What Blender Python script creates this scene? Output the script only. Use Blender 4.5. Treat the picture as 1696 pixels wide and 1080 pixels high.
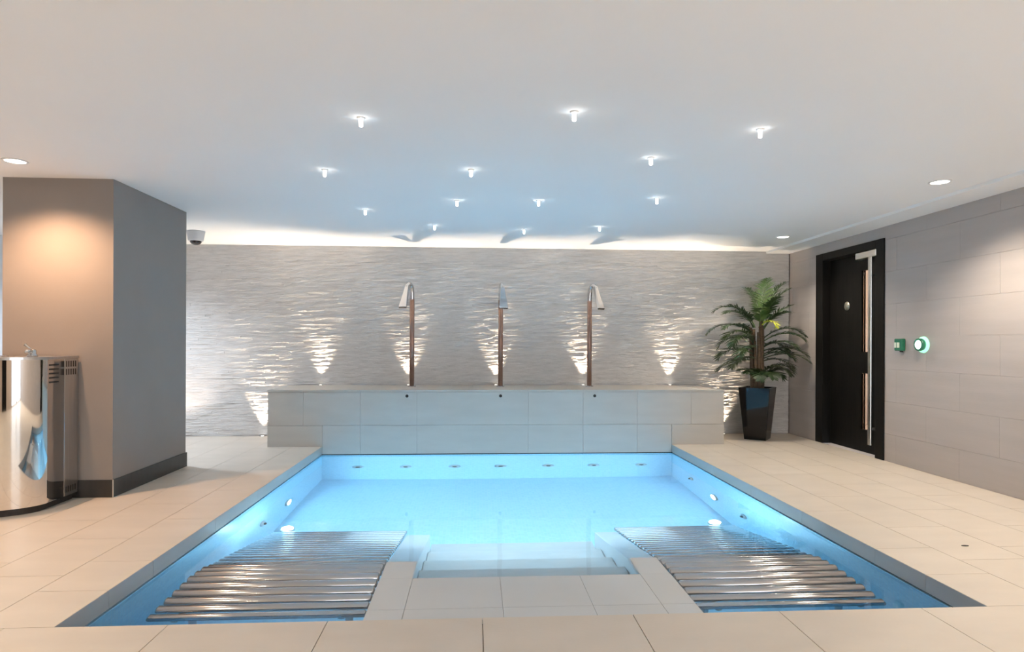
import bpy, math, random
from mathutils import Vector, Matrix, Euler
R = math.radians
scene = bpy.context.scene
COL = scene.collection
for o in list(bpy.data.objects):
    bpy.data.objects.remove(o)

# ------------------------------------------------------------------ camera
cam_d = bpy.data.cameras.new('camera')
cam_d.sensor_width = 36.0
cam_d.lens = 36.0 * 1028.0 / 1696.0
cam_d.shift_y = 29.6 / 1696.0
cam_d.clip_start = 0.02
cam = bpy.data.objects.new('camera', cam_d)
COL.objects.link(cam)
cam.location = (0, 0, 1.2)
cam.rotation_euler = (Matrix.Rotation(-0.0595, 3, 'Z') @ Matrix.Rotation(math.pi/2, 3, 'X') @ Matrix.Rotation(0.0038, 3, 'Z')).to_euler()
scene.camera = cam

# ------------------------------------------------------------------ world, exposure
w = bpy.data.worlds.new('world')
scene.world = w
w.use_nodes = True
w.node_tree.nodes['Background'].inputs[0].default_value = (0.90, 0.95, 1.0, 1)      # neutral fill entering by an opening added in the unseen end wall
w.node_tree.nodes['Background'].inputs[1].default_value = 2.9
vs = scene.view_settings
vs.view_transform = 'Standard'
vs.look = 'None'
vs.gamma = 1
vs.use_curve_mapping = False
vs.exposure = 0.82
try:
    scene.cycles.use_denoising = True
    scene.cycles.max_bounces = 14
    scene.cycles.diffuse_bounces = 7
    scene.cycles.glossy_bounces = 6
    scene.cycles.transmission_bounces = 10
    scene.cycles.sample_clamp_indirect = 6.0
    scene.cycles.caustics_refractive = True
    scene.cycles.caustics_reflective = True
    scene.cycles.blur_glossy = 0.5
except Exception:
    pass

# ------------------------------------------------------------------ lamps of the room
WARM = (1.0, 0.84, 0.66)
def lamp_point(kind, loc, power, color, size=0.05, cone=None, blend=0.5, aim=None, name='lamp'):
    d = bpy.data.lights.new(name, kind)
    d.energy = power
    d.color = color
    if kind == 'AREA':
        d.shape = 'DISK'; d.size = size
    else:
        d.shadow_soft_size = size
    if kind == 'SPOT':
        d.spot_size = R(cone); d.spot_blend = blend
    o = bpy.data.objects.new(name, d)
    COL.objects.link(o)
    o.location = loc
    v = Vector(aim) if aim else Vector((0, 0, -1))
    o.rotation_euler = v.to_track_quat('-Z', 'Y').to_euler()
    return o

ZW_ = -.106
DOWN_P = 80.0
# the two side rows of ceiling downlights (those ahead of the camera get a fitting below)
lamp_point('SPOT', (-3.206, 4.527, 2.43), DOWN_P*1.1, (1.0, .60, .34), .035, 135, .85, name='downlight_lamp')
for (x, y, k) in [(3.58, 4.589, 1.0), (3.589, 7.052, .8),
                  (-3.2, 2.1, 1.2), (3.58, 2.1, 1.2), (-3.2, -.4, 1.3), (3.58, -.4, 1.3),
                  (-3.2, -2.4, 1), (0.2, -2.4, 1), (3.58, -2.4, 1)]:
    lamp_point('SPOT', (x, y, 2.43), DOWN_P*k, WARM, .035, 135, .85, name='downlight_lamp')
# a cool downlight in the bay behind the pillar, out of sight from the camera
lamp_point('SPOT', (-4.3, 6.9, 2.43), 150, (.75, .87, 1.0), .05, 150, .9, name='bay_lamp')
# added lamp standing in for pool light the water surface reflects onto the steps
lamp_point('AREA', (.30, 4.95, ZW_-.015), 9.5, (.62, .88, 1.0), 1.5, name='surface_bounce_fill')
bpy.data.objects['surface_bounce_fill'].data.shape = 'ELLIPSE'
bpy.data.objects['surface_bounce_fill'].data.size = 2.6
bpy.data.objects['surface_bounce_fill'].data.size_y = 1.4
# opening added behind the camera to let the fill in, as its sampling portal
lw = lamp_point('AREA', (2.5, -3.62, 1.25), 1, (1, 1, 1), 1, aim=(0, 1, 0), name='end_opening_portal')
lw.data.shape = 'RECTANGLE'; lw.data.size = 3.6; lw.data.size_y = 2.4
lw.data.cycles.is_portal = True

# ------------------------------------------------------------------ materials
def mat(name, color, rough=.5, metal=0., spec=.5, noise=None, bump=None, emit=None, strength=1., coat=0, var=0.0):
    """noise=(scale xyz, amount); bump=(scale xyz, strength)"""
    m = bpy.data.materials.new(name)
    m.use_nodes = True
    nt = m.node_tree
    b = nt.nodes['Principled BSDF']
    c = tuple(color) + (1,)
    b.inputs['Base Color'].default_value = c
    b.inputs['Roughness'].default_value = rough
    b.inputs['Metallic'].default_value = metal
    b.inputs['Specular IOR Level'].default_value = spec
    if coat:
        b.inputs['Coat Weight'].default_value = coat
        b.inputs['Coat Roughness'].default_value = .03
    geo = nt.nodes.new('ShaderNodeNewGeometry')
    def tex(scale, detail=4):
        mp = nt.nodes.new('ShaderNodeMapping')
        mp.inputs['Scale'].default_value = scale
        nt.links.new(geo.outputs['Position'], mp.inputs[0])
        n = nt.nodes.new('ShaderNodeTexNoise')
        n.inputs['Scale'].default_value = 1
        n.inputs['Detail'].default_value = detail
        nt.links.new(mp.outputs[0], n.inputs['Vector'])
        return n
    last = None
    if noise:
        n = tex(noise[0])
        mr = nt.nodes.new('ShaderNodeMapRange')
        mr.inputs[1].default_value = .25; mr.inputs[2].default_value = .75
        mr.inputs[3].default_value = 1-noise[1]; mr.inputs[4].default_value = 1+noise[1]
        nt.links.new(n.outputs[0], mr.inputs[0])
        last = mr.outputs[0]
    if var:
        oi = nt.nodes.new('ShaderNodeObjectInfo')
        mr = nt.nodes.new('ShaderNodeMapRange')
        mr.inputs[3].default_value = 1-var; mr.inputs[4].default_value = 1+var
        nt.links.new(oi.outputs['Random'], mr.inputs[0])
        if last is None:
            last = mr.outputs[0]
        else:
            mu = nt.nodes.new('ShaderNodeMath'); mu.operation = 'MULTIPLY'
            nt.links.new(last, mu.inputs[0]); nt.links.new(mr.outputs[0], mu.inputs[1])
            last = mu.outputs[0]
    if last is not None:
        vm = nt.nodes.new('ShaderNodeVectorMath'); vm.operation = 'SCALE'
        vm.inputs[0].default_value = color
        nt.links.new(last, vm.inputs['Scale'])
        nt.links.new(vm.outputs[0], b.inputs['Base Color'])
    if bump:
        n = tex(bump[0], 6)
        bp = nt.nodes.new('ShaderNodeBump')
        bp.inputs['Strength'].default_value = bump[1]
        bp.inputs['Distance'].default_value = .01
        nt.links.new(n.outputs[0], bp.inputs['Height'])
        nt.links.new(bp.outputs[0], b.inputs['Normal'])
    if emit:
        b.inputs['Emission Color'].default_value = tuple(emit) + (1,)
        b.inputs['Emission Strength'].default_value = strength
    return m

def mosaic(name, c1, c2, grout, size=.025):
    """small square glass mosaic, world aligned, projected along the face normal"""
    m = bpy.data.materials.new(name); m.use_nodes = True
    nt = m.node_tree; N = nt.nodes; L = nt.links
    b = N['Principled BSDF']
    geo = N.new('ShaderNodeNewGeometry')
    mp = N.new('ShaderNodeMapping'); mp.inputs['Scale'].default_value = (1/size,)*3
    mp.inputs['Location'].default_value = (.37, .37, .37)
    L.new(geo.outputs['Position'], mp.inputs[0])
    fr = N.new('ShaderNodeVectorMath'); fr.operation = 'FRACTION'; L.new(mp.outputs[0], fr.inputs[0])
    fl = N.new('ShaderNodeVectorMath'); fl.operation = 'FLOOR'; L.new(mp.outputs[0], fl.inputs[0])
    an = N.new('ShaderNodeVectorMath'); an.operation = 'ABSOLUTE'; L.new(geo.outputs['True Normal'], an.inputs[0])
    sf = N.new('ShaderNodeSeparateXYZ'); L.new(fr.outputs[0], sf.inputs[0])
    sn = N.new('ShaderNodeSeparateXYZ'); L.new(an.outputs[0], sn.inputs[0])
    prev = None
    for i in range(3):
        a = N.new('ShaderNodeMath'); a.operation = 'LESS_THAN'; a.inputs[1].default_value = .10
        L.new(sf.outputs[i], a.inputs[0])
        g = N.new('ShaderNodeMath'); g.operation = 'LESS_THAN'; g.inputs[1].default_value = .7
        L.new(sn.outputs[i], g.inputs[0])
        mu = N.new('ShaderNodeMath'); mu.operation = 'MULTIPLY'
        L.new(a.outputs[0], mu.inputs[0]); L.new(g.outputs[0], mu.inputs[1])
        if prev is None: prev = mu
        else:
            mx = N.new('ShaderNodeMath'); mx.operation = 'MAXIMUM'
            L.new(prev.outputs[0], mx.inputs[0]); L.new(mu.outputs[0], mx.inputs[1]); prev = mx
    wn = N.new('ShaderNodeTexWhiteNoise'); L.new(fl.outputs[0], wn.inputs['Vector'])
    mix = N.new('ShaderNodeMix'); mix.data_type = 'RGBA'
    mix.inputs['A'].default_value = c1+(1,); mix.inputs['B'].default_value = c2+(1,)
    L.new(wn.outputs['Value'], mix.inputs['Factor'])
    mix2 = N.new('ShaderNodeMix'); mix2.data_type = 'RGBA'
    L.new(prev.outputs[0], mix2.inputs['Factor']); L.new(mix.outputs['Result'], mix2.inputs['A'])
    mix2.inputs['B'].default_value = grout+(1,)
    L.new(mix2.outputs['Result'], b.inputs['Base Color'])
    b.inputs['Roughness'].default_value = .3
    return m

def leafmat(name, c):
    m = mat(name, c, .45, noise=((9, 9, 9), .35))
    return m

M = {}
M['ceiling'] = mat('ceiling_paint', (.88, .88, .88), .9, noise=((1.2, 1.2, 1.2), .01))
M['taupe'] = mat('taupe_paint', (.265, .24, .23), .8, noise=((3, 3, 3), .03), bump=((60, 60, 60), .04))
M['room_wall'] = mat('room_wall_paint', (.50, .42, .36), .8, noise=((2, 2, 2), .03))
M['pale_wall'] = mat('pale_wall_paint', (.70, .72, .76), .8, noise=((2, 2, 2), .02))
M['skirting'] = mat('dark_skirting', (.035, .032, .03), .45, noise=((20, 20, 4), .2))
M['floor_tile'] = mat('beige_porcelain', (.60, .54, .47), .42, spec=.4, noise=((2.2, 5.5, 3), .05), bump=((40, 90, 40), .05), var=.012)
M['deck_strip'] = M['floor_tile']
M['grout'] = mat('beige_grout', (.42, .375, .325), .9, noise=((50, 50, 50), .1))
M['ledge_tile'] = mat('grey_porcelain', (.50, .47, .43), .42, spec=.4, noise=((2.2, 3, 9), .05), bump=((40, 40, 120), .05), var=.012)
M['coping_tile'] = mat('grey_coping_porcelain', (.45, .435, .41), .45, spec=.4, noise=((3, 3, 9), .06), var=.02)
M['wall_tile'] = mat('grey_wall_porcelain', (.42, .385, .37), .5, spec=.35, noise=((3, 1.2, 14), .05), bump=((30, 20, 160), .10), var=.012)
M['wall_grout'] = mat('wall_grout', (.42, .385, .37), .9, noise=((50, 50, 50), .1))
M['ledge_grout'] = mat('ledge_grout', (.47, .44, .405), .9, noise=((50, 50, 50), .1))
M['dark_gap'] = mat('dark_gap', (.02, .03, .04), .7, noise=((30, 30, 30), .1))
M['stone'] = mat('split_face_stone', (.64, .62, .605), .75, noise=((7, 7, 60), .12), bump=((22, 22, 170), .75))
M['mosaic'] = mosaic('blue_mosaic', (.40, .68, .84), (.48, .76, .91), (.54, .72, .83))
M['mosaic_floor'] = mosaic('pool_floor_mosaic', (.41, .69, .85), (.48, .75, .90), (.54, .73, .84), .03)
M['white_tile'] = mat('pale_step_tile', (.55, .575, .59), .4, noise=((3, 3, 3), .03), var=.01)
M['step_tile'] = mat('pale_underwater_tile', (.54, .58, .60), .4, noise=((3, 9, 3), .06), var=.01)
M['chrome'] = mat('chrome', (.64, .64, .65), .12, 1, noise=((5, 5, 5), .02))
M['steel_bar'] = mat('stainless_tube', (.50, .51, .53), .16, 1, noise=((3, 40, 40), .05))
M['brushed'] = mat('brushed_steel', (.60, .59, .58), .28, 1, noise=((60, 60, 3), .08))
M['mirror'] = mat('polished_steel', (.74, .71, .68), .035, 1, noise=((4, 4, 4), .02))
M['brownish'] = mat('pole_reflection_brown', (.33, .215, .175), .3, .75, noise=((4, 4, 9), .1))  # warm room's reflection on the chrome poles, put into the base colour as brown
M['slot_dark'] = mat('slot_dark', (.03, .025, .022), .6, noise=((40, 40, 40), .2))
M['door_wood'] = mat('black_oak', (.005, .0045, .004), .5, spec=.18, noise=((18, 18, 2), .4), bump=((60, 60, 6), .08))
M['silver'] = mat('satin_aluminium', (.72, .71, .69), .3, 1, noise=((4, 4, 60), .05))
M['disc'] = mat('door_disc', (.30, .29, .24), .4, .6, noise=((40, 40, 40), .15))
M['green'] = mat('green_plastic', (.02, .17, .10), .35, noise=((30, 30, 30), .1))
M['green_glow'] = mat('green_lit_ring', (.25, .75, .45), .4, emit=(.35, 1.0, .58), strength=.75)
M['white_label'] = mat('pale_label', (.75, .80, .66), .5, noise=((60, 60, 60), .08))
M['white_button'] = mat('white_lit_button', (.8, .85, .8), .4, emit=(.9, 1.0, .93), strength=1.2)
M['housing'] = mat('camera_housing', (.55, .56, .58), .45, noise=((9, 9, 9), .03))
M['smoked'] = mat('smoked_dome', (.02, .012, .012), .08, coat=.6, noise=((9, 9, 9), .1))
M['white_trim'] = mat('white_trim', (.8, .8, .8), .4, noise=((9, 9, 9), .02))
M['pot'] = mat('black_glaze', (.003, .003, .004), .07, spec=.4, noise=((5, 5, 5), .2))
M['soil'] = mat('soil', (.03, .022, .015), .95, noise=((50, 50, 50), .4), bump=((80, 80, 80), .8))
M['stem'] = mat('palm_stem', (.10, .062, .035), .7, noise=((20, 20, 60), .4), bump=((20, 20, 90), .5))
M['leaf_dark'] = leafmat('palm_leaf_dark', (.030, .060, .020))
M['leaf_mid'] = leafmat('palm_leaf_green', (.060, .115, .030))
M['leaf_grey'] = leafmat('palm_leaf_dull', (.075, .095, .048))
M['leaf_lime'] = leafmat('palm_leaf_lime', (.42, .46, .04))
M['lens_warm'] = mat('downlight_lens', (.9, .9, .9), .4, emit=(1.0, .93, .84), strength=6)
M['lens_up'] = mat('uplight_lens', (.9, .9, .9), .4, emit=(1.0, .88, .74), strength=5)
M['rod'] = mat('glowing_acrylic', (.9, .9, .9), .3, emit=(1.0, .98, .95), strength=6)
M['pool_lens'] = mat('pool_light_lens', (.9, .95, 1), .3, emit=(.45, .80, 1.0), strength=860)
M['foot_lens'] = mat('foot_light_lens', (.9, .95, 1), .3, emit=(.55, .85, 1.0), strength=170)
M['glass'] = bpy.data.materials.new('door_glass')
def glassmat(m, ior, rough=0., color=(1, 1, 1), bump=None):
    m.use_nodes = True
    nt = m.node_tree
    for n in list(nt.nodes):
        if n.type == 'BSDF_PRINCIPLED': nt.nodes.remove(n)
    g = nt.nodes.new('ShaderNodeBsdfGlass')
    g.inputs['IOR'].default_value = ior; g.inputs['Roughness'].default_value = rough
    g.inputs['Color'].default_value = color+(1,)
    nt.links.new(g.outputs[0], nt.nodes['Material Output'].inputs['Surface'])
    if bump:
        geo = nt.nodes.new('ShaderNodeNewGeometry')
        n = nt.nodes.new('ShaderNodeTexNoise'); n.inputs['Scale'].default_value = bump[0]; n.inputs['Detail'].default_value = 2
        nt.links.new(geo.outputs['Position'], n.inputs['Vector'])
        bp = nt.nodes.new('ShaderNodeBump'); bp.inputs['Strength'].default_value = bump[1]; bp.inputs['Distance'].default_value = .01
        nt.links.new(n.outputs[0], bp.inputs['Height']); nt.links.new(bp.outputs[0], g.inputs['Normal'])
glassmat(M['glass'], 1.45)
M['water'] = bpy.data.materials.new('pool_water')
glassmat(M['water'], 1.333, .012, (.95, .985, 1.0), (3.5, .08))

# ------------------------------------------------------------------ builders
class MB:
    def __init__(s): s.v = []; s.f = []; s.sm = []
    def add(s, vs_, fs, smooth=False):
        n = len(s.v)
        s.v += [tuple(p) for p in vs_]
        s.f += [tuple(i+n for i in f) for f in fs]
        s.sm += [smooth]*len(fs)
        return s
    def box(s, x0, x1, y0, y1, z0, z1):
        return s.add([(x0,y0,z0),(x1,y0,z0),(x1,y1,z0),(x0,y1,z0),(x0,y0,z1),(x1,y0,z1),(x1,y1,z1),(x0,y1,z1)],
                     [(0,3,2,1),(4,5,6,7),(0,1,5,4),(1,2,6,5),(2,3,7,6),(3,0,4,7)])
    def prism_x(s, x0, x1, prof):
        """profile of (y,z), counter-clockwise seen from +x"""
        n = len(prof)
        vs_ = [(x0, y, z) for y, z in prof] + [(x1, y, z) for y, z in prof]
        fs = [tuple(reversed(range(n))), tuple(range(n, 2*n))]
        fs += [(i, (i+1) % n, n+(i+1) % n, n+i) for i in range(n)]
        return s.add(vs_, fs)
    def prism_z(s, z0, z1, prof, smooth=False):
        n = len(prof)
        vs_ = [(x, y, z0) for x, y in prof] + [(x, y, z1) for x, y in prof]
        s.add(vs_, [(i, (i+1) % n, n+(i+1) % n, n+i) for i in range(n)], smooth)
        return s.add(vs_, [tuple(reversed(range(n))), tuple(range(n, 2*n))])
    def lathe(s, prof, seg=20, axis='z', c=(0, 0, 0), smooth=True):
        """prof: list of (radius, height), closed to the axis at both ends if radius 0"""
        vs_ = []; fs = []
        for r, h in prof:
            for k in range(seg):
                a = 2*math.pi*k/seg
                p = (r*math.cos(a), r*math.sin(a), h)
                if axis == 'x': p = (p[2], p[0], p[1])
                if axis == 'y': p = (p[1], p[2], p[0])
                vs_.append((p[0]+c[0], p[1]+c[1], p[2]+c[2]))
        for i in range(len(prof)-1):
            for k in range(seg):
                a, b = i*seg+k, i*seg+(k+1) % seg
                fs.append((a, b, b+seg, a+seg))
        return s.add(vs_, fs, smooth)
    def tube(s, pts, rad, seg=10, smooth=True, flat=1.0):
        pts = [Vector(p) for p in pts]
        if not isinstance(rad, (list, tuple)): rad = [rad]*len(pts)
        vs_ = []; fs = []
        up = None
        for i, p in enumerate(pts):
            t = (pts[min(i+1, len(pts)-1)] - pts[max(i-1, 0)]).normalized()
            if up is None:
                up = Vector((0, 0, 1)) if abs(t.z) < .9 else Vector((1, 0, 0))
            a = t.cross(up).normalized(); b = a.cross(t).normalized(); up = b
            for k in range(seg):
                th = 2*math.pi*k/seg
                vs_.append(p + a*math.cos(th)*rad[i] + b*math.sin(th)*rad[i]*flat)
        for i in range(len(pts)-1):
            for k in range(seg):
                q, r_ = i*seg+k, i*seg+(k+1) % seg
                fs.append((q, q+seg, r_+seg, r_))
        s.add(vs_, fs, smooth)
        n = len(pts)-1
        s.add([vs_[k] for k in range(seg)], [tuple(range(seg))])
        s.add([vs_[n*seg+k] for k in range(seg)], [tuple(reversed(range(seg)))])
        return s
    def mesh(s, name, m):
        me = bpy.data.meshes.new(name)
        me.from_pydata(s.v, [], s.f)
        me.materials.append(m)
        me.polygons.foreach_set('use_smooth', s.sm)
        me.update()
        return me

def link(name, me, parent=None, loc=(0, 0, 0)):
    o = bpy.data.objects.new(name, me)
    COL.objects.link(o)
    o.location = loc
    if parent: o.parent = parent
    return o
def obj(name, mb, m, parent=None, loc=(0, 0, 0)):
    return link(name, mb.mesh(name, m), parent, loc)
def tag(o, label=None, cat=None, group=None, kind=None):
    if label: o['label'] = label
    if cat: o['category'] = cat
    if group: o['group'] = group
    if kind: o['kind'] = kind
    return o
def thing(name, label, cat, loc=(0, 0, 0), group=None, kind=None):
    return tag(link(name, None, None, loc), label, cat, group, kind)
def struct(name, mb, m, parent=None):
    o = obj(name, mb, m, parent)
    if parent is None: o['kind'] = 'structure'
    return o
def bevel(o, wd=.003, seg=2):
    b = o.modifiers.new('bevel', 'BEVEL'); b.width = wd; b.segments = seg; b.limit_method = 'ANGLE'
    return o
_cache = {}
def piece(name, m, x0, x1, y0, y1, z0, z1, parent):
    """a box piece whose mesh is shared by all pieces of the same size"""
    k = (name, m.name, round(x1-x0, 4), round(y1-y0, 4), round(z1-z0, 4))
    if k not in _cache:
        a, b, c = (x1-x0)/2, (y1-y0)/2, (z1-z0)/2
        _cache[k] = MB().box(-a, a, -b, b, -c, c).mesh(name, m)
    return link(name, _cache[k], parent, ((x0+x1)/2, (y0+y1)/2, (z0+z1)/2))

# ------------------------------------------------------------------ dimensions
CZ = 2.465                      # ceiling
XL, XR = -5.6, 4.259            # side walls
YB, YF = 8.2075, -3.6           # back wall, wall behind the camera
PX0, PX1, PY0, PY1 = -1.764, 2.359, 2.7225, 7.3156   # pool
ZW = -.106                      # water level
ZB = -1.32                      # pool floor
BX0, BX1, BZ = -2.387, 2.998, .656   # ledge

# ------------------------------------------------------------------ floor
TH = .02
fl = MB()
fl.box(XL, PX0-.03, YF, YB+.03, -.2, -TH)
fl.box(PX1+.03, XR+.03, YF, YB+.03, -.2, -TH)
fl.box(PX0-.03, PX1+.03, YF, PY0-.03, -.2, -TH)
fl.box(PX0-.03, PX1+.03, PY1+.03, YB+.03, -.2, -TH)
floor = struct('floor', fl, M['grout'])
G = .0018
def floor_tile(x0, x1, y0, y1):
    if x1-x0 < .03 or y1-y0 < .03: return
    piece('tile', M['floor_tile'], x0+G, x1-G, y0+G, y1-G, -TH+.0005, 0, floor)
def cuts(a, b, joints):
    e = [a]+[j for j in joints if a+.03 < j < b-.03]+[b]
    return list(zip(e[:-1], e[1:]))
yj = [3.114-.82*4, 3.114-.82*3, 3.114, 3.527]+[3.527+.823*i for i in range(1, 7)]
yjb = [3.32]+[y+.41 for y in yj if y > 3.2]
# in front of the pool: rows of wide tiles
fx = [.037+.667*i for i in range(-9, 8)]
for r, (a, b) in enumerate([(1.62, PY0), (.52, 1.62), (-.58, .52), (-1.68, -.58), (YF, -1.68)]):
    for x0, x1 in cuts(XL, XR, [x+(.33 if r % 2 else 0) for x in fx]):
        floor_tile(x0, x1, a, b)
# left of the pool
colx = [PX0, -2.104]+[-2.104-.41*i for i in range(1, 9)]+[XL]
for i in range(len(colx)-1):
    x1, x0 = colx[i], colx[i+1]
    for y0, y1 in cuts(PY0, YB-.02, yj if i % 2 == 0 else yjb):
        if x0 >= BX0-.02 and y1 > PY1: y1 = min(y1, PY1)
        if y0 < y1: floor_tile(x0, x1, y0, y1)
# right of the pool
colx = [PX1, 2.71, 3.12, 3.53, 3.94, XR]
for i in range(len(colx)-1):
    x0, x1 = colx[i], colx[i+1]
    for y0, y1 in cuts(PY0, YB-.02, yj if i % 2 == 0 else yjb):
        if x0 < BX1-.15 and y1 > PY1: y1 = min(y1, PY1)
        if y0 < y1: floor_tile(x0, x1, y0, y1)
# behind the ledge's ends
floor_tile(BX1, 3.12, PY1, YB-.02)
drain = obj('floor_fitting', MB().lathe([(0, 0), (.03, 0), (.03, .003), (0, .003)], 14), M['slot_dark'], None, (2.935, 3.55, 0))
drain.scale = (.75, .35, 1)
tag(drain, 'tiny dark brown oval fitting lying alone in the floor right of the pool', 'floor fitting')

# ------------------------------------------------------------------ ceiling
ce = MB().box(XL, XR+.03, YF, YB+.03, CZ, CZ+.12)
ceiling = struct('ceiling', ce, M['ceiling'])
so = MB().box(3.93, XR, YF, YB-.02, CZ-.028, CZ-.0005)
struct('soffit', so, M['ceiling'], ceiling)

# ------------------------------------------------------------------ walls
DY0, DY1, DZ = 6.22, 7.514, 2.32         # door opening incl. frame
wr = MB()
wr.box(XR+.012, XR+.16, YF, DY0, -.2, CZ)
wr.box(XR+.012, XR+.16, DY1, YB+.03, -.2, CZ)
wr.box(XR+.012, XR+.16, DY0, DY1, DZ, CZ)
wall_right = struct('wall_right', wr, M['wall_grout'])
zs = [0]+[.285+.335*i for i in range(7)]+[CZ-.028]
for r in range(len(zs)-1):
    z0, z1 = zs[r], zs[r+1]
    off = 4.80 if (len(zs)-2-r) % 2 == 0 else 5.22
    for y0, y1 in cuts(-.6, YB-.03, [off+.825*k for k in range(-9, 6)]):
        g = .0008
        rects = [(y0, y1, z0, z1)]
        if y1 > DY0 and y0 < DY1 and z0 < DZ:
            rects = []
            if y0 < DY0: rects.append((y0, DY0+g, z0, z1))
            if y1 > DY1: rects.append((DY1-g, y1, z0, z1))
            if z1 > DZ: rects.append((max(y0, DY0), min(y1, DY1), DZ-g, z1))
        for a, b, c, d in rects:
            if b-a > .01 and d-c > .01:
                piece('tile', M['wall_tile'], XR, XR+.0125, a+g, b-g, c+g, d-g, wall_right)
struct('wall_left', MB().box(XL-.15, XL, YF, YB+.03, -.2, CZ), M['pale_wall'])
wf = struct('wall_front', MB().box(XL-.15, .75, YF-.15, YF, -.2, CZ).box(.75, XR+.16, YF-.15, YF-.02, -.2, .04), M['room_wall'])
for x in (.8, 2.5, XR-.05):
    obj('post', MB().box(x-.05, x+.05, YF-.12, YF-.02, .04, CZ), M['door_wood'], wf)
for x in (-4.4, -2.9, -.9):
    obj('door_panel', MB().box(x-.5, x+.4, YF, YF+.03, .001, 2.15), M['door_wood'], wf)

# back wall: split-face stone strips
random.seed(4)
wall_back = struct('wall_back', MB().box(XL-.15, XR+.16, YB+.03, YB+.18, -.2, CZ), M['wall_grout'])
sb = MB()
z = 0.0
while z < CZ-.002:
    hgt = min(random.choice([.012, .015, .018, .021, .026]), CZ-z)
    if CZ-z-hgt < .008: hgt = CZ-z
    x = XL + random.uniform(0, .1)
    while x < XR-.002:
        ln = min(random.uniform(.09, .42), XR-x)
        if not (x > BX0+.05 and x+ln < BX1-.05 and z+hgt < BZ-.03):
            d = max(-.007, min(.007, random.gauss(0, .0028)))
            n = 3 if ln > .16 else 2
            vs_ = []
            for i in range(n+1):
                xx = x+ln*i/n
                for zz in (z, z+hgt):
                    vs_.append((xx, YB-.004+d+random.uniform(-.0026, .0026), zz))
            fs = [(2*i, 2*i+2, 2*i+3, 2*i+1) for i in range(n)]
            nb = len(vs_)
            vs_ += [(x, YB+.034, z), (x, YB+.034, z+hgt), (x+ln, YB+.034, z), (x+ln, YB+.034, z+hgt)]
            fs += [(nb, 0, 1, nb+1), (2*n, nb+2, nb+3, 2*n+1)]
            fs += [tuple([2*i+1 for i in range(n+1)]+[nb+3, nb+1])]
            fs += [tuple([2*i for i in range(n, -1, -1)]+[nb, nb+2])]
            sb.add(vs_, fs)
        x += ln
    z += hgt
st = obj('stone_strip', sb, M['stone'], wall_back)
st['kind'] = 'stuff'

# pillar on the left
CX, CY0, CY1 = -2.80, 4.985, 6.20
pillar = struct('column', MB().box(-3.62, CX, CY0, CY1, 0, CZ), M['taupe'])
sk = MB().box(-3.63, CX+.010, CY0-.010, CY0, 0.001, .135).box(CX, CX+.010, CY0, CY1+.01, 0.001, .135)
base = struct('baseboard_left', sk, M['skirting'])
obj('corner_trim', MB().box(CX+.006, CX+.013, CY0-.013, CY0-.006, .001, .137), M['silver'], base)

# ------------------------------------------------------------------ pool shell
pool = thing('swimming_pool', 'sunken rectangular pool lined with blue mosaic, glowing blue, in the tiled floor', 'pool')
T = .10
zt = -.103
obj('pool_floor', MB().box(PX0-T, PX1+T, PY0-T, PY1+T, ZB-.1, ZB), M['mosaic_floor'], pool)
obj('pool_wall', MB().box(PX0-T, PX0-.004, PY0-T, PY1+T, ZB, zt), M['mosaic'], pool)
obj('pool_wall', MB().box(PX1+.004, PX1+T, PY0-T, PY1+T, ZB, zt), M['mosaic'], pool)
obj('pool_wall', MB().box(PX0-.004, PX1+.004, PY1+.004, PY1+T, ZB, zt), M['mosaic'], pool)
obj('pool_wall', MB().box(PX0-.004, PX1+.004, PY0-T, PY0-.004, ZB, zt), M['mosaic'], pool)
# shadow slot above the mosaic
sl = MB()
sl.box(PX0-.09, PX0-.018, PY0-.05, PY1+.05, zt, -.02).box(PX1+.018, PX1+.09, PY0-.05, PY1+.05, zt, -.02)
sl.box(PX0-.018, PX1+.018, PY1+.018, PY1+.05, zt, -.02).box(PX0-.018, PX1+.018, PY0-.05, PY0-.018, zt, -.02)
obj('overflow_slot', sl, M['dark_gap'], pool)
g = .001
for y0, y1 in cuts(PY0, PY1, yj):
    piece('coping_tile', M['coping_tile'], PX0-.018, PX0, y0+g, y1-g, -.090, -.0015, pool)
    piece('coping_tile', M['coping_tile'], PX1, PX1+.018, y0+g, y1-g, -.090, -.0015, pool)
for x0, x1 in cuts(PX0, PX1, fx):
    piece('coping_tile', M['coping_tile'], x0+g, x1-g, PY0-.018, PY0, -.090, -.0015, pool)
# entry platform just above the water, its arms and the steps between them
AX0, AX1, AX2, AX3 = -.517, -.337, .931, 1.103
PZ = -.090
py = 3.435
obj('platform', MB().box(AX0+.012, AX3-.012, PY0+.002, py-.012, ZB+.001, PZ-.0125), M['step_tile'], pool)
for x0, x1 in cuts(AX0, AX3, [AX1, .141, .587, AX2]):
    for y0, y1 in cuts(PY0+.003, py, [3.034]):
        piece('platform_tile', M['white_tile'], x0+.001, x1-.001, y0+.001, y1-.001, PZ-.012, PZ, pool)
def arm(x0, x1):
    prof = [(py-.004, ZB+.001), (4.77, ZB+.001), (4.77, -.60), (3.70, PZ), (py-.004, PZ)]
    return MB().prism_x(x0, x1, prof)
for a, b in ((AX0, AX1), (AX2, AX3)):
    o = obj('platform_arm', arm(a, b), M['white_tile'], pool); bevel(o, .006)
for a in (AX0, AX3-.012):
    obj('platform_face', MB().box(a, a+.012, PY0+.003, py, ZB+.001, PZ-.0125), M['white_tile'], pool)
for k in range(4):
    y0 = py-.01+.36*k
    o = obj('step', MB().box(AX1+.002, AX2-.002, py-.012 if k == 0 else y0, py+.36*(k+1), ZB+.001, -.30-.2*k), M['step_tile'], pool); bevel(o, .008)
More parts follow.
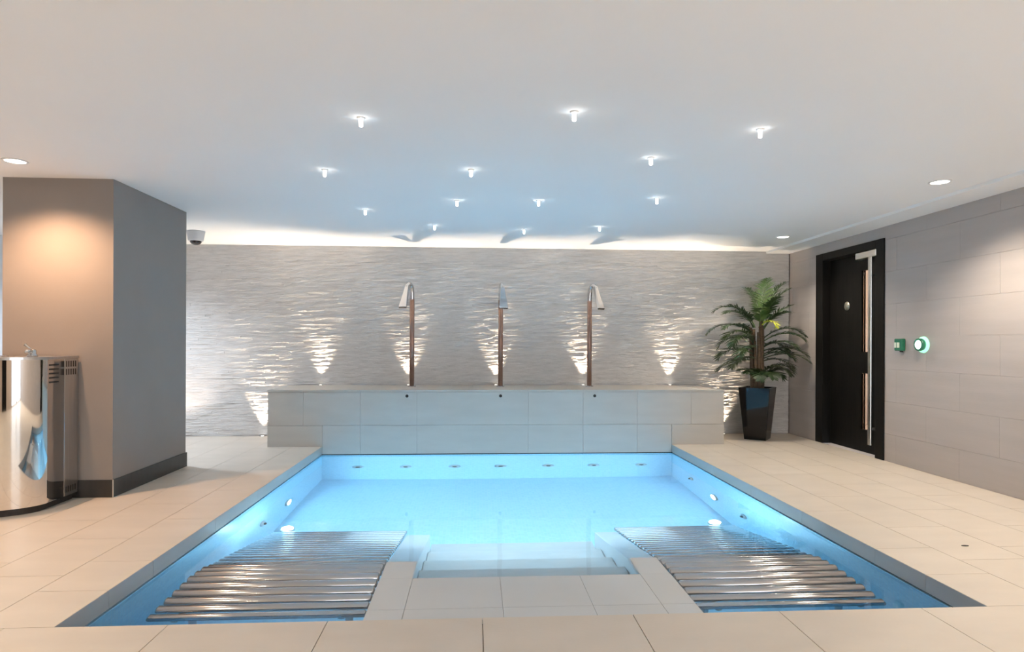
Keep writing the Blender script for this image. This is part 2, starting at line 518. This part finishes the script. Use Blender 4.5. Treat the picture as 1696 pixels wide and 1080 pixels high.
# jets
jet_prof = [(0, 0), (.030, 0), (.036, -.006), (.042, -.012), (.042, -.016), (.0, -.016)]
for x in (-1.353, -.803, -.234, .306, .870, 1.413, 1.985):
    j = obj('jet', MB().lathe([(0, .010), (.070, .010), (.070, -.004), (.050, -.012), (.028, -.012), (.024, .004), (0, .004)], 20, 'y'), M['silver'], pool, (x, PY1-.012, -.73))
    obj('nozzle', MB().lathe([(0, -.018), (.026, -.016), (.026, .0), (0, .0)], 14, 'y'), M['slot_dark'], j, (0, 0, 0))
def side_jet(x, y, z, s):
    j = obj('jet', MB().lathe([(0, s*-.004), (.055, s*-.004), (.055, s*.010), (.03, s*.016), (0, s*.016)], 16, 'x'), M['brushed'], pool, (x, y, z))
    obj('nozzle', MB().lathe([(0, s*.012), (.022, s*.012), (.018, s*.030), (0, s*.030)], 12, 'x'), M['slot_dark'], j)
side_jet(PX1, 6.637, -.80, -1)
side_jet(PX1, 5.312, -.84, -1)
side_jet(PX0, 5.295, -.82, 1)

# pool lights
def pool_light(x, y, z, s, label, k=1.0):
    t = thing('pool_light', label, 'pool light', (x, y, z), 'underwater lights on the pool side walls')
    obj('rim', MB().lathe([(.062, s*-.004), (.085, s*-.004), (.085, s*.012), (.062, s*.016), (.062, s*-.004)], 24, 'x'), M['brushed'], t)
    obj('lens', MB().lathe([(0, s*.012), (.03, s*.012), (.062, s*.009), (.062, s*.0), (0, s*.0)], 24, 'x'), M['pool_lens'], t)
pool_light(PX0, 6.00, -.90, 1, 'round glowing light under water, midway along the left pool wall')
pool_light(PX1, 5.99, -.90, -1, 'round glowing light under water, midway along the right pool wall')
def foot_light(x, label):
    t = thing('pool_light', label, 'pool light', (x, 4.985, -.645), 'underwater lights at the recliner foot ends')
    obj('rim', MB().lathe([(0, -.03), (.058, -.03), (.058, .004), (.046, .006)], 20), M['brushed'], t)
    obj('lens', MB().lathe([(.046*math.cos(i*math.pi/12), .004+.046*math.sin(i*math.pi/12)) for i in range(7)], 18), M['foot_lens'], t)
foot_light(-1.47, 'round underwater light at the far foot end of the left tubular recliner')
foot_light(1.97, 'round underwater light at the far foot end of the right tubular recliner')

# water
wa = MB()
wa.box(PX0-.010, PX1+.010, PY0-.010, PY1+.010, ZB-.03, ZW)
water = obj('water', wa, M['water'])
tag(water, 'still clear water filling the pool up to its overflow slot', 'water', kind='stuff')

# recliners of stainless tubes
prof = [(3.055, -.128), (3.25, -.112), (3.46, -.098), (3.62, -.105), (3.76, -.133), (3.95, -.20), (4.20, -.32), (4.50, -.46), (4.90, -.65)]
def along(prof, pitch):
    out = []; d = 0; tgt = 0
    for (a, b), (c, e) in zip(prof[:-1], prof[1:]):
        L = math.hypot(c-a, e-b)
        while tgt <= d+L+1e-6:
            t = (tgt-d)/L; out.append((a+(c-a)*t, b+(e-b)*t)); tgt += pitch
        d += L
    return out
BAR_R = .030
def recliner(x0, x1, label):
    cx = (x0+x1)/2
    t = thing('pool_recliner', label, 'recliner', (cx, 3.05, ZB), 'tubular steel recliners in the pool')
    hl = (x1-x0)/2
    me = MB().lathe([(0, -hl), (BAR_R*.75, -hl), (BAR_R, -hl+.008), (BAR_R, hl-.008), (BAR_R*.75, hl), (0, hl)], 14, 'x').mesh('bar', M['steel_bar'])
    pts = along(prof, .0835)
    for y, z in pts:
        link('bar', me, t, (0, y-3.05, z-ZB))
    for fx_ in (-hl+.12, hl-.12):
        sp = MB().tube([(fx_, y-3.05, z-ZB-.047) for y, z in along(prof, .12)], .018, 8)
        obj('side_rail', sp, M['brushed'], t)
        for yy in (3.25, 4.55):
            zz = [p for p in along(prof, .02) if p[0] >= yy][0][1]-ZB-.055
            obj('leg', MB().tube([(fx_, yy-3.05, .002), (fx_, yy-3.05, zz)], .02, 10), M['brushed'], t)
recliner(-1.55, -.523, 'stainless steel tube recliner rising from the water left of the entry steps')
recliner(1.109, 2.09, 'stainless steel tube recliner rising from the water right of the entry steps')

# ------------------------------------------------------------------ ledge along the back wall
ledge = thing('ledge', 'long grey tiled ledge at the far end of the pool against the stone wall', 'ledge', (0, 0, 0))
obj('core', MB().box(BX0+.014, BX1-.014, PY1+.014, YB-.03, -.001, BZ-.0225).box(PX0-.01, PX1+.01, PY1+.014, PY1+.06, -.09, 0), M['ledge_grout'], ledge)
lx = [-.675+.654*k for k in range(-4, 7)]
for x0, x1 in cuts(BX0, BX1, lx):
    piece('tile', M['ledge_tile'], x0+g, x1-g, PY1, PY1+.0135, .2465, BZ-.0245, ledge)
for x0, x1 in cuts(PX0+.002, PX1-.002, lx):
    piece('tile', M['ledge_tile'], x0+g, x1-g, PY1, PY1+.0135, -.090, .2435, ledge)
piece('tile', M['ledge_tile'], BX0, PX0-.0005, PY1, PY1+.0135, .001, .2435, ledge)
piece('tile', M['ledge_tile'], PX1+.0005, BX1, PY1, PY1+.0135, .001, .2435, ledge)
for y0, y1 in cuts(PY1+.015, YB-.02, [7.75]):
    for a, b in ((.001, .2435), (.2465, BZ-.0245)):
        piece('tile', M['ledge_tile'], BX0, BX0+.0135, y0+g, y1-g, a, b, ledge)
        piece('tile', M['ledge_tile'], BX1-.0135, BX1, y0+g, y1-g, a, b, ledge)
for x0, x1 in cuts(BX0-.004, BX1+.004, lx):
    o = piece('top_slab', M['ledge_tile'], x0+g, x1-g, PY1-.004, YB-.026, BZ-.0215, BZ, ledge)
for x in (-.792, .303, 1.424):
    obj('nozzle', MB().lathe([(0, -.006), (.017, -.006), (.02, .004), (0, .004)], 12, 'y'), M['slot_dark'], ledge, (x, PY1, .585))

# water spouts
def spout(x, y, turn, label):
    t = thing('water_spout', label, 'water spout', (x, y, BZ), 'swan neck water spouts on the ledge')
    obj('base_flange', MB().lathe([(0, 0), (.052, 0), (.052, .006), (.034, .012), (0, .012)], 20), M['chrome'], t)
    obj('pole', MB().lathe([(0, .008), (.030, .008), (.030, 1.10), (0, 1.10)], 18), M['brownish'], t)
    a = R(turn)
    dx, dy = math.sin(a), -math.cos(a)
    nk = []
    for i in range(9):
        u = i/8*math.pi*.80
        nk.append((dx*.062*(1-math.cos(u)), dy*.062*(1-math.cos(u)), 1.10+.10*min(1, i/2)*.9+.10*math.sin(u)))
    nk = [(0, 0, 1.085)]+nk
    obj('neck', MB().tube(nk, [.030, .030, .030, .029, .028, .027, .026, .025, .024, .022], 12), M['chrome'], t)
    # flat flared blade
    h0 = Vector(nk[-1]); side = Vector((-dy, dx, 0)); fw = Vector((dx, dy, 0))
    bl = MB()
    sec = []
    n = 7
    for i in range(n+1):
        u = i/n
        c = h0 + Vector((0, 0, .025)) + fw*(-.015+.115*u) + Vector((0, 0, -.285*u))
        hw = .026+.036*u**1.3; ht = .022-.012*u
        nn = (fw*.88+Vector((0, 0, .47)))
        sec.append([c-side*hw-nn*ht, c+side*hw-nn*ht, c+side*hw*.92+nn*ht, c-side*hw*.92+nn*ht])
    vs_ = [p for s_ in sec for p in s_]
    fs = []
    for i in range(n):
        for k in range(4):
            fs.append((4*i+k, 4*i+(k+1) % 4, 4*i+4+(k+1) % 4, 4*i+4+k))
    fs += [(3, 2, 1, 0), (4*n, 4*n+1, 4*n+2, 4*n+3)]
    bl.add(vs_, fs)
    b = obj('spout_blade', bl, M['chrome'], t); bevel(b, .004)
    e = sec[-1]; cen = (e[0]+e[1]+e[2]+e[3])/4
    sl_ = MB().add([cen+(p-cen)*.86+Vector((0, 0, .002)) for p in e]+[cen+(p-cen)*.86-Vector((0, 0, .006)) for p in e],
                   [(0, 1, 2, 3), (7, 6, 5, 4), (0, 4, 5, 1), (1, 5, 6, 2), (2, 6, 7, 3), (3, 7, 4, 0)])
    obj('outlet_slot', sl_, M['slot_dark'], b)
spout(-.795, 7.90, -28, 'tall bronze water spout whose silver head turns left, nearest the pillar')
spout(.325, 7.90, 8, 'tall bronze water spout in the middle, silver head facing straight out')
spout(1.467, 7.90, 33, 'tall bronze water spout whose silver head turns right, nearest the palm')

# ------------------------------------------------------------------ uplights
def uplight(x, y, z, label, p):
    t = thing('uplight', label, 'uplight', (x, y, z), 'small recessed uplights grazing the stone wall')
    obj('rim', MB().lathe([(.022, 0), (.034, 0), (.033, .004), (.024, .006), (.022, .003), (.022, 0)], 18), M['chrome'], t)
    obj('lens', MB().lathe([(0, .0005), (.022, .0005), (.022, .004), (.012, .0065), (0, .007)], 16), M['lens_up'], t)
    lamp_point('SPOT', (x, y, z+.03), p, (1.0, .80, .60), .012, 64, 1, aim=(0, -.09, 1), name='uplight_lamp')
UP = 70
ty = YB-.062
uplight(-1.99, ty, BZ, 'tiny bright uplight on the ledge top, between the left end and the left spout', UP)
uplight(-.865, ty, BZ, 'tiny bright uplight on the ledge top behind the left water spout', UP)
uplight(.275, ty, BZ, 'tiny bright uplight on the ledge top behind the middle water spout', UP)
uplight(1.43, ty, BZ, 'tiny bright uplight on the ledge top behind the right water spout', UP)
uplight(2.60, ty, BZ, 'tiny bright uplight on the ledge top near its right end', UP)
uplight(-2.72, ty, 0, 'tiny bright uplight in the floor beside the left end of the ledge', UP*1.6)
uplight(3.33, ty, 0, 'tiny bright uplight in the floor between the ledge and the black planter', UP*1.3)
lamp_point('SPOT', (-3.75, YB-.40, .03), UP*.22, (1.0, .82, .68), .012, 110, .9, aim=(.1, .13, 1), name='uplight_lamp')

# ------------------------------------------------------------------ ceiling lights
def downlight(x, y, label):
    t = thing('downlight', label, 'ceiling light', (x, y, CZ), 'round recessed ceiling downlights')
    obj('trim_ring', MB().lathe([(.062, -.001), (.078, -.001), (.076, -.006), (.064, -.008), (.062, -.001)], 28), M['white_trim'], t)
    obj('lens', MB().lathe([(0, -.004), (.062, -.004), (.062, -.001), (0, -.001)], 28), M['lens_warm'], t)
downlight(-3.206, 4.527, 'round lit downlight in the ceiling in front of the taupe pillar')
downlight(3.58, 4.589, 'round lit downlight in the ceiling on the right, nearer than the door')
downlight(3.589, 7.052, 'small round lit downlight in the ceiling above the palm and black door')
pins = [
 (-.643, 3.525, 'glowing ceiling rod, leftmost of the three in the row nearest the camera'),
 (.534, 3.352, 'glowing ceiling rod, middle of the three in the row nearest the camera'),
 (1.665, 3.548, 'glowing ceiling rod farthest to the right, in the row nearest the camera'),
 (-1.098, 4.598, 'glowing ceiling rod, left one of the second row from the camera'),
 (-.034, 4.52, 'glowing ceiling rod, middle one of the second row from the camera'),
 (1.184, 4.139, 'glowing ceiling rod, right one of the second row from the camera'),
 (-1.04, 5.939, 'glowing ceiling rod, leftmost of the third row of four'),
 (-.163, 5.501, 'glowing ceiling rod, second from the left in the third row of four'),
 (.554, 5.446, 'glowing ceiling rod, third from the left in the third row of four'),
 (1.564, 5.279, 'glowing ceiling rod, rightmost of the third row of four'),
 (-.435, 6.669, 'glowing ceiling rod, leftmost of the last row before the stone wall'),
 (.536, 6.836, 'glowing ceiling rod, middle one of the last row before the stone wall'),
 (1.33, 6.596, 'glowing ceiling rod, rightmost of the last row before the stone wall')]
rose_me = MB().lathe([(0, 0), (.024, 0), (.022, -.005), (.013, -.008), (0, -.008)], 16).mesh('rose', M['white_trim'])
rod_me = MB().lathe([(0, -.006), (.0115, -.006), (.0115, -.046), (.008, -.051), (0, -.052)], 12).mesh('rod', M['rod'])
for x, y, lab in pins:
    t = thing('ceiling_rod_light', lab, 'ceiling light', (x, y, CZ), 'glowing rod lights scattered over the pool')
    link('rose', rose_me, t); link('rod', rod_me, t)

# dome camera
t = thing('dome_camera', 'white dome security camera on the ceiling beside the pillar', 'camera', (-3.17, 7.25, CZ))
obj('housing', MB().lathe([(0, 0), (.098, 0), (.098, -.012), (.094, -.018), (.080, -.105), (.074, -.112), (.0, -.112)], 28), M['housing'], t)
obj('dome', MB().lathe([(.062, -.110)]+[(.062*math.cos(a), -.112-.046*math.sin(a)) for a in [i*math.pi/16 for i in range(9)]], 24), M['smoked'], t)

# ------------------------------------------------------------------ drinking unit on the left
UX, UY = -3.05, 4.972
uc = -3.50
unit = thing('drinking_fountain', 'polished stainless steel drinking fountain against the taupe pillar', 'drinking fountain', (uc, UY, 0))
def dsec(a, d, y0, n=40):
    """front outline: straight sides, elliptical front (local x,y)"""
    pts = [(a, y0), (a, 0)] if y0 > -.35 else []
    return pts
def outline(a, d, ys, yb, n=44):
    pts = [(a, yb)]
    pts = [(-a, yb), (-a, ys)]
    for i in range(1, n):
        th = math.pi+math.pi*i/n
        pts.append((a*math.cos(th), ys+d*math.sin(th)))
    pts += [(a, ys), (a, yb)]
    return pts
HA = UX-uc
obj('plinth', MB().prism_z(.001, .05, outline(HA-.03, .225, -.35, -.02)), M['slot_dark'], unit)
obj('body', MB().prism_z(.05, 1.075, outline(HA, .25, -.35, -.165), True), M['mirror'], unit)
for p_ in unit.children[-1].data.polygons:
    if max(abs(c_) for c_ in p_.normal) > .9999: p_.use_smooth = False
obj('rear_casing', bevel(obj('casing', MB().box(-HA, HA, -.163, -.002, .05, 1.075), M['brushed'], unit)).data and MB().box(-HA+.01, HA-.01, -.16, -.004, .03, .05), M['slot_dark'], unit)
obj('top', MB().prism_z(1.075, 1.095, outline(HA+.006, .256, -.35, -.002), False), M['brushed'], unit)
obj('basin', MB().lathe([(0, -.006), (.10, -.006), (.115, .004), (.12, .004), (.12, -.01), (0, -.01)], 28), M['chrome'], unit, (.05, -.36, 1.097))
# louvres
for k in range(5):
    piece('louvre', M['slot_dark'], HA-.001, HA+.0006, -.330, -.225, .905+.031*k, .917+.031*k, unit)
for z0 in (.955, 1.015, .075):
    for k in range(5):
        piece('vent_slot', M['slot_dark'], HA-.001, HA+.0006, -.145+.026*k, -.132+.026*k, z0, z0+.045, unit)
tap = obj('tap', MB().lathe([(0, 0), (.032, 0), (.032, .012), (.024, .020), (.024, .045), (.018, .055), (0, .056)], 18), M['chrome'], unit, (HA-.085, -.37, 1.095))
obj('tap_spout', MB().tube([(0, 0, .03), (-.0, -.03, .045), (.0, -.055, .04), (.0, -.062, .03)], [.016, .015, .013, .012], 10), M['chrome'], tap)
obj('tap_lever', MB().tube([(-.005, 0, .045), (-.03, -.0, .07), (-.052, 0, .088)], [.010, .007, .011], 10), M['chrome'], tap)

# ------------------------------------------------------------------ door on the right wall
door = thing('door_1', 'black wooden door with two narrow glass panes in the right wall', 'door', (0, 0, 0), kind='structure')
fr = MB()
FX = XR-.014
J0, J1, JZ = 6.357, 7.36, 2.232
fr.box(FX, XR+.15, DY0+.001, J0, .001, DZ-.001).box(FX, XR+.15, J1, DY1-.001, .001, DZ-.001).box(FX, XR+.15, J0, J1, JZ, DZ-.001)
bevel(obj('frame', fr, M['door_wood'], door), .003)
LX = XR+.085
p0, p1 = 6.575, 6.742
lf = MB()
lf.box(LX, LX+.05, J0+.003, p0, .006, JZ-.003).box(LX, LX+.05, p1, J1-.003, .006, JZ-.003)
lf.box(LX, LX+.05, p0, p1, .006, .255).box(LX, LX+.05, p0, p1, .885, 1.125).box(LX, LX+.05, p0, p1, 2.04, JZ-.003)
leaf = obj('door_leaf', lf, M['door_wood'], door)
for a, b in ((.255, .885), (1.125, 2.04)):
    piece('glass_pane', M['glass'], LX+.022, LX+.028, p0+.001, p1-.001, a+.001, b-.001, leaf)
obj('door_disc', MB().lathe([(0, .001), (.052, .001), (.052, -.004), (0, -.005)], 24, 'x'), M['disc'], leaf, (LX, 7.015, 1.657))
closer = obj('door_closer', MB().box(XR-.02, XR+.05, 6.345, 6.70, 2.150, 2.222), M['silver'], door); bevel(closer, .006)
hd = MB().box(XR-.03, XR-.012, 6.405, 6.460, .125, 2.150)
handle = obj('pull_handle', hd, M['silver'], door); bevel(handle, .006)
obj('handle_stand', MB().tube([(XR-.018, 6.433, .30), (LX+.002, 6.433, .30)], .012, 10).tube([(XR-.018, 6.433, 1.95), (LX+.002, 6.433, 1.95)], .012, 10), M['silver'], handle)
# corridor behind the door
struct('wall_corridor', MB().box(5.9, 6.0, 5.2, 9.2, -.2, CZ).box(XR+.16, 5.9, 9.1, 9.2, -.2, CZ).box(XR+.16, 6.0, 5.1, 5.2, -.2, CZ)
       .box(XR+.16, 6.0, 5.1, 9.2, CZ, CZ+.1).box(XR+.16, 6.0, 5.1, 9.2, -.2, -.001), M['room_wall'])
lamp_point('POINT', (5.0, 7.4, 2.2), 70, (1.0, .74, .50), .08, name='corridor_lamp')

# door release controls
t = thing('call_point', 'square green emergency door release box with pale label beside the door', 'call point', (XR, 5.96, 1.206))
bevel(obj('box', MB().box(-.045, 0, -.055, .055, -.060, .060), M['green'], t), .010, 3)
obj('label_window', MB().box(-.047, -.040, -.025, .050, -.030, .022), M['white_label'], t)
obj('bar', MB().box(-.0485, -.042, .011, .017, -.030, .022), M['green'], t)
obj('test_slot', MB().box(-.010, -.001, -.02, .02, -.075, -.060), M['slot_dark'], t)
t = thing('exit_button', 'round green lit exit button with white dome, right of the green box', 'button', (XR, 5.66, 1.207))
obj('lit_plate', MB().lathe([(0, 0), (.078, 0), (.076, -.012), (.055, -.018), (0, -.018)], 28, 'x'), M['green_glow'], t)
obj('shroud', MB().lathe([(.055, -.016), (.060, -.035), (.060, -.055), (.045, -.058), (.043, -.030), (0, -.030)], 28, 'x'), M['green'], t)
obj('button', MB().lathe([(0, -.070), (.028, -.068), (.043, -.055), (.043, -.028), (0, -.028)], 24, 'x'), M['white_button'], t)

# ------------------------------------------------------------------ palm
random.seed(11)
PC = Vector((3.60, 7.72, 0))
palm = thing('potted_palm', 'bushy green palm in a tall black tapered planter by the stone wall', 'plant', tuple(PC))
def frustum(a, b, z0, z1):
    return [(-a, -a, z0), (a, -a, z0), (a, a, z0), (-a, a, z0), (-b, -b, z1), (b, -b, z1), (b, b, z1), (-b, b, z1)]
po = MB()
po.add(frustum(.132, .19, .001, .66), [(0, 3, 2, 1), (0, 1, 5, 4), (1, 2, 6, 5), (2, 3, 7, 6), (3, 0, 4, 7)])
po.add([(-.19, -.19, .66), (.19, -.19, .66), (.19, .19, .66), (-.19, .19, .66), (-.172, -.172, .66), (.172, -.172, .66), (.172, .172, .66), (-.172, .172, .66),
        (-.166, -.166, .60), (.166, -.166, .60), (.166, .166, .60), (-.166, .166, .60)],
       [(0, 1, 5, 4), (1, 2, 6, 5), (2, 3, 7, 6), (3, 0, 4, 7), (4, 5, 9, 8), (5, 6, 10, 9), (6, 7, 11, 10), (7, 4, 8, 11)])
pot = obj('planter', po, M['pot'], palm); bevel(pot, .006)
pot.rotation_euler = (0, 0, R(-38))
so_ = obj('soil', MB().add([(-.168, -.168, .61), (.168, -.168, .61), (.168, .168, .61), (-.168, .168, .61), (0, 0, .645)], [(0, 1, 4), (1, 2, 4), (2, 3, 4), (3, 0, 4)]), M['soil'], palm)
so_.rotation_euler = (0, 0, R(-38))
for (bx, by, tx, ty_, h, r) in [(-.06, .0, -.095, .0, 1.42, .024), (.03, -.03, .03, -.03, 1.50, .032), (.06, .04, .085, .03, 1.32, .022), (-.02, .06, -.03, .05, 1.40, .024),
                             (.0, -.06, -.02, -.07, 1.36, .024), (.045, .0, .06, -.01, 1.42, .022), (-.04, -.04, -.06, -.05, 1.25, .020), (.02, -.08, .0, -.09, 1.05, .017)]:
    n = 8
    obj('stem', MB().tube([(bx+(tx-bx)*i/n, by+(ty_-by)*i/n, .60+(h-.60)*i/n) for i in range(n+1)], [r*(1.25-.45*i/n)*(1+.10*(i % 2)) for i in range(n+1)], 9), M['stem'], palm)
def frond(base, az, elev, length, droop, m, wid=.17, n=26, sweep=.55):
    b = Vector(base)
    pts = []
    steps = 14
    p = b.copy()
    e = R(elev)
    for i in range(steps+1):
        pts.append(p.copy())
        d = Vector((math.cos(az)*math.cos(e), math.sin(az)*math.cos(e), math.sin(e)))
        p = p + d*(length/steps)
        e -= R(droop)/steps*(.5+1.0*i/steps)
    mb = MB()
    mb.tube(pts, [.007*(1-.8*i/steps)+.0012 for i in range(steps+1)], 6)
    for i in range(n):
        u = .16+.84*(i+.3*random.random())/n
        k = min(u*steps, steps-.001); k0 = int(k)
        c = pts[k0].lerp(pts[k0+1], k-k0)
        t = (pts[k0+1]-pts[k0]).normalized()
        sd = t.cross(Vector((0, 0, 1)))
        sd = sd.normalized() if sd.length > .05 else Vector((1, 0, 0))
        up = sd.cross(t).normalized()
        L = wid*(math.sin(math.pi*min(1, u*.88+.12))**.6+.15)*random.uniform(.85, 1.15)
        for sg in (-1, 1):
            d = (t*(sweep+.25*u)+sd*sg*(1.0-.25*u)+up*random.uniform(.05, .35)).normalized()
            nrm = (t-d*t.dot(d)).normalized()
            w0 = .0085*random.uniform(.8, 1.2)
            vs_ = []; q = c.copy()
            dd = d.copy()
            for s_, ww in enumerate((.45, 1.0, .75, .05)):
                vs_ += [q-nrm*w0*ww, q+nrm*w0*ww]
                q = q+dd*(L/3); dd = (dd+Vector((0, 0, -.22))).normalized()
            mb.add(vs_, [(0, 1, 3, 2), (2, 3, 5, 4), (4, 5, 7, 6)], True)
    return obj('frond', mb, m, palm)
D, MI, GR = M['leaf_dark'], M['leaf_mid'], M['leaf_grey']
fr_list = [
 # crown: two arching left, a bushy upright cluster to the right
 ((-.06, 0, 1.42), 178, 66, .66, 128, D, .16), ((-.06, -.02, 1.42), 196, 55, .52, 95, D, .16), ((-.02, .03, 1.42), 165, 68, .50, 90, MI, .14),
 ((.03, -.03, 1.50), 40, 84, .60, 34, MI, .16), ((.04, -.03, 1.48), 0, 74, .62, 40, D, .16), ((.04, -.03, 1.48), -30, 70, .56, 50, MI, .15),
 ((.03, -.03, 1.50), 120, 80, .52, 50, D, .15), ((.03, -.06, 1.46), -70, 68, .46, 55, D, .14), ((.08, .0, 1.40), -5, 58, .50, 50, MI, .15),
 ((.03, .03, 1.42), 30, 62, .50, 50, D, .15), ((.05, -.05, 1.42), -45, 50, .40, 60, D, .14), ((.0, -.05, 1.44), 250, 62, .38, 70, MI, .13),
 # long thin left one
 ((-.09, 0, 1.37), 184, 28, .66, 92, D, .11), ((-.09, -.03, 1.36), 200, 34, .50, 85, D, .12),
 # right, arching
 ((.085, .03, 1.28), -8, 40, .60, 105, D, .15), ((.085, .0, 1.25), -22, 34, .55, 100, MI, .15), ((.08, .0, 1.18), -48, 28, .48, 95, D, .14), ((.07, .03, 1.15), 15, 34, .46, 110, D, .14),
 # left, bushy
 ((-.06, -.02, 1.26), 190, 46, .48, 125, MI, .17), ((-.06, -.02, 1.22), 208, 40, .50, 130, D, .17), ((-.05, .03, 1.20), 172, 36, .52, 120, D, .17),
 ((-.05, .0, 1.12), 222, 28, .50, 105, D, .17), ((-.06, -.02, 1.08), 186, 26, .55, 95, D, .18), ((-.04, -.04, 1.02), 203, 14, .48, 80, GR, .17), ((-.06, .0, 1.0), 176, 8, .50, 70, GR, .16),
 # right, low and dull
 ((.04, .0, 1.06), -10, 30, .62, 85, GR, .18), ((.04, -.04, 1.02), -26, 24, .60, 80, GR, .18), ((.04, -.05, 1.05), -40, 30, .44, 105, D, .15), ((.05, -.02, 1.12), -25, 20, .36, 90, D, .14), ((.05, .02, .98), 5, 20, .5, 90, GR, .15),
 # tuft at the foot, spilling over the rim
 ((.03, -.06, .86), -28, 40, .44, 120, GR, .17), ((.03, -.05, .84), -50, 44, .42, 130, GR, .16), ((.02, -.07, .80), -12, 44, .42, 115, GR, .15),
 ((-.02, -.07, .76), 210, 62, .32, 120, D, .13), ((.02, -.08, .74), 275, 62, .36, 150, D, .14), ((-.02, -.08, .74), 248, 60, .34, 150, D, .14), ((.05, -.06, .74), 305, 60, .34, 150, D, .14),
 ((-.04, -.02, .74), 190, 66, .30, 100, D, .12), ((.06, -.03, .74), -10, 66, .30, 100, D, .12), ((.0, -.10, .72), 262, 72, .30, 130, D, .13), ((.02, -.10, .72), 290, 74, .28, 130, D, .13),
]
for b, az, el, ln, dr, m, wd in fr_list:
    frond(b, R(az), el, ln, dr, m, wd)
lime = frond((.0, -.12, 1.45), R(-58), 42, .26, 150, M['leaf_lime'], .09, 10)
lime['label'] = 'lime yellow young frond'
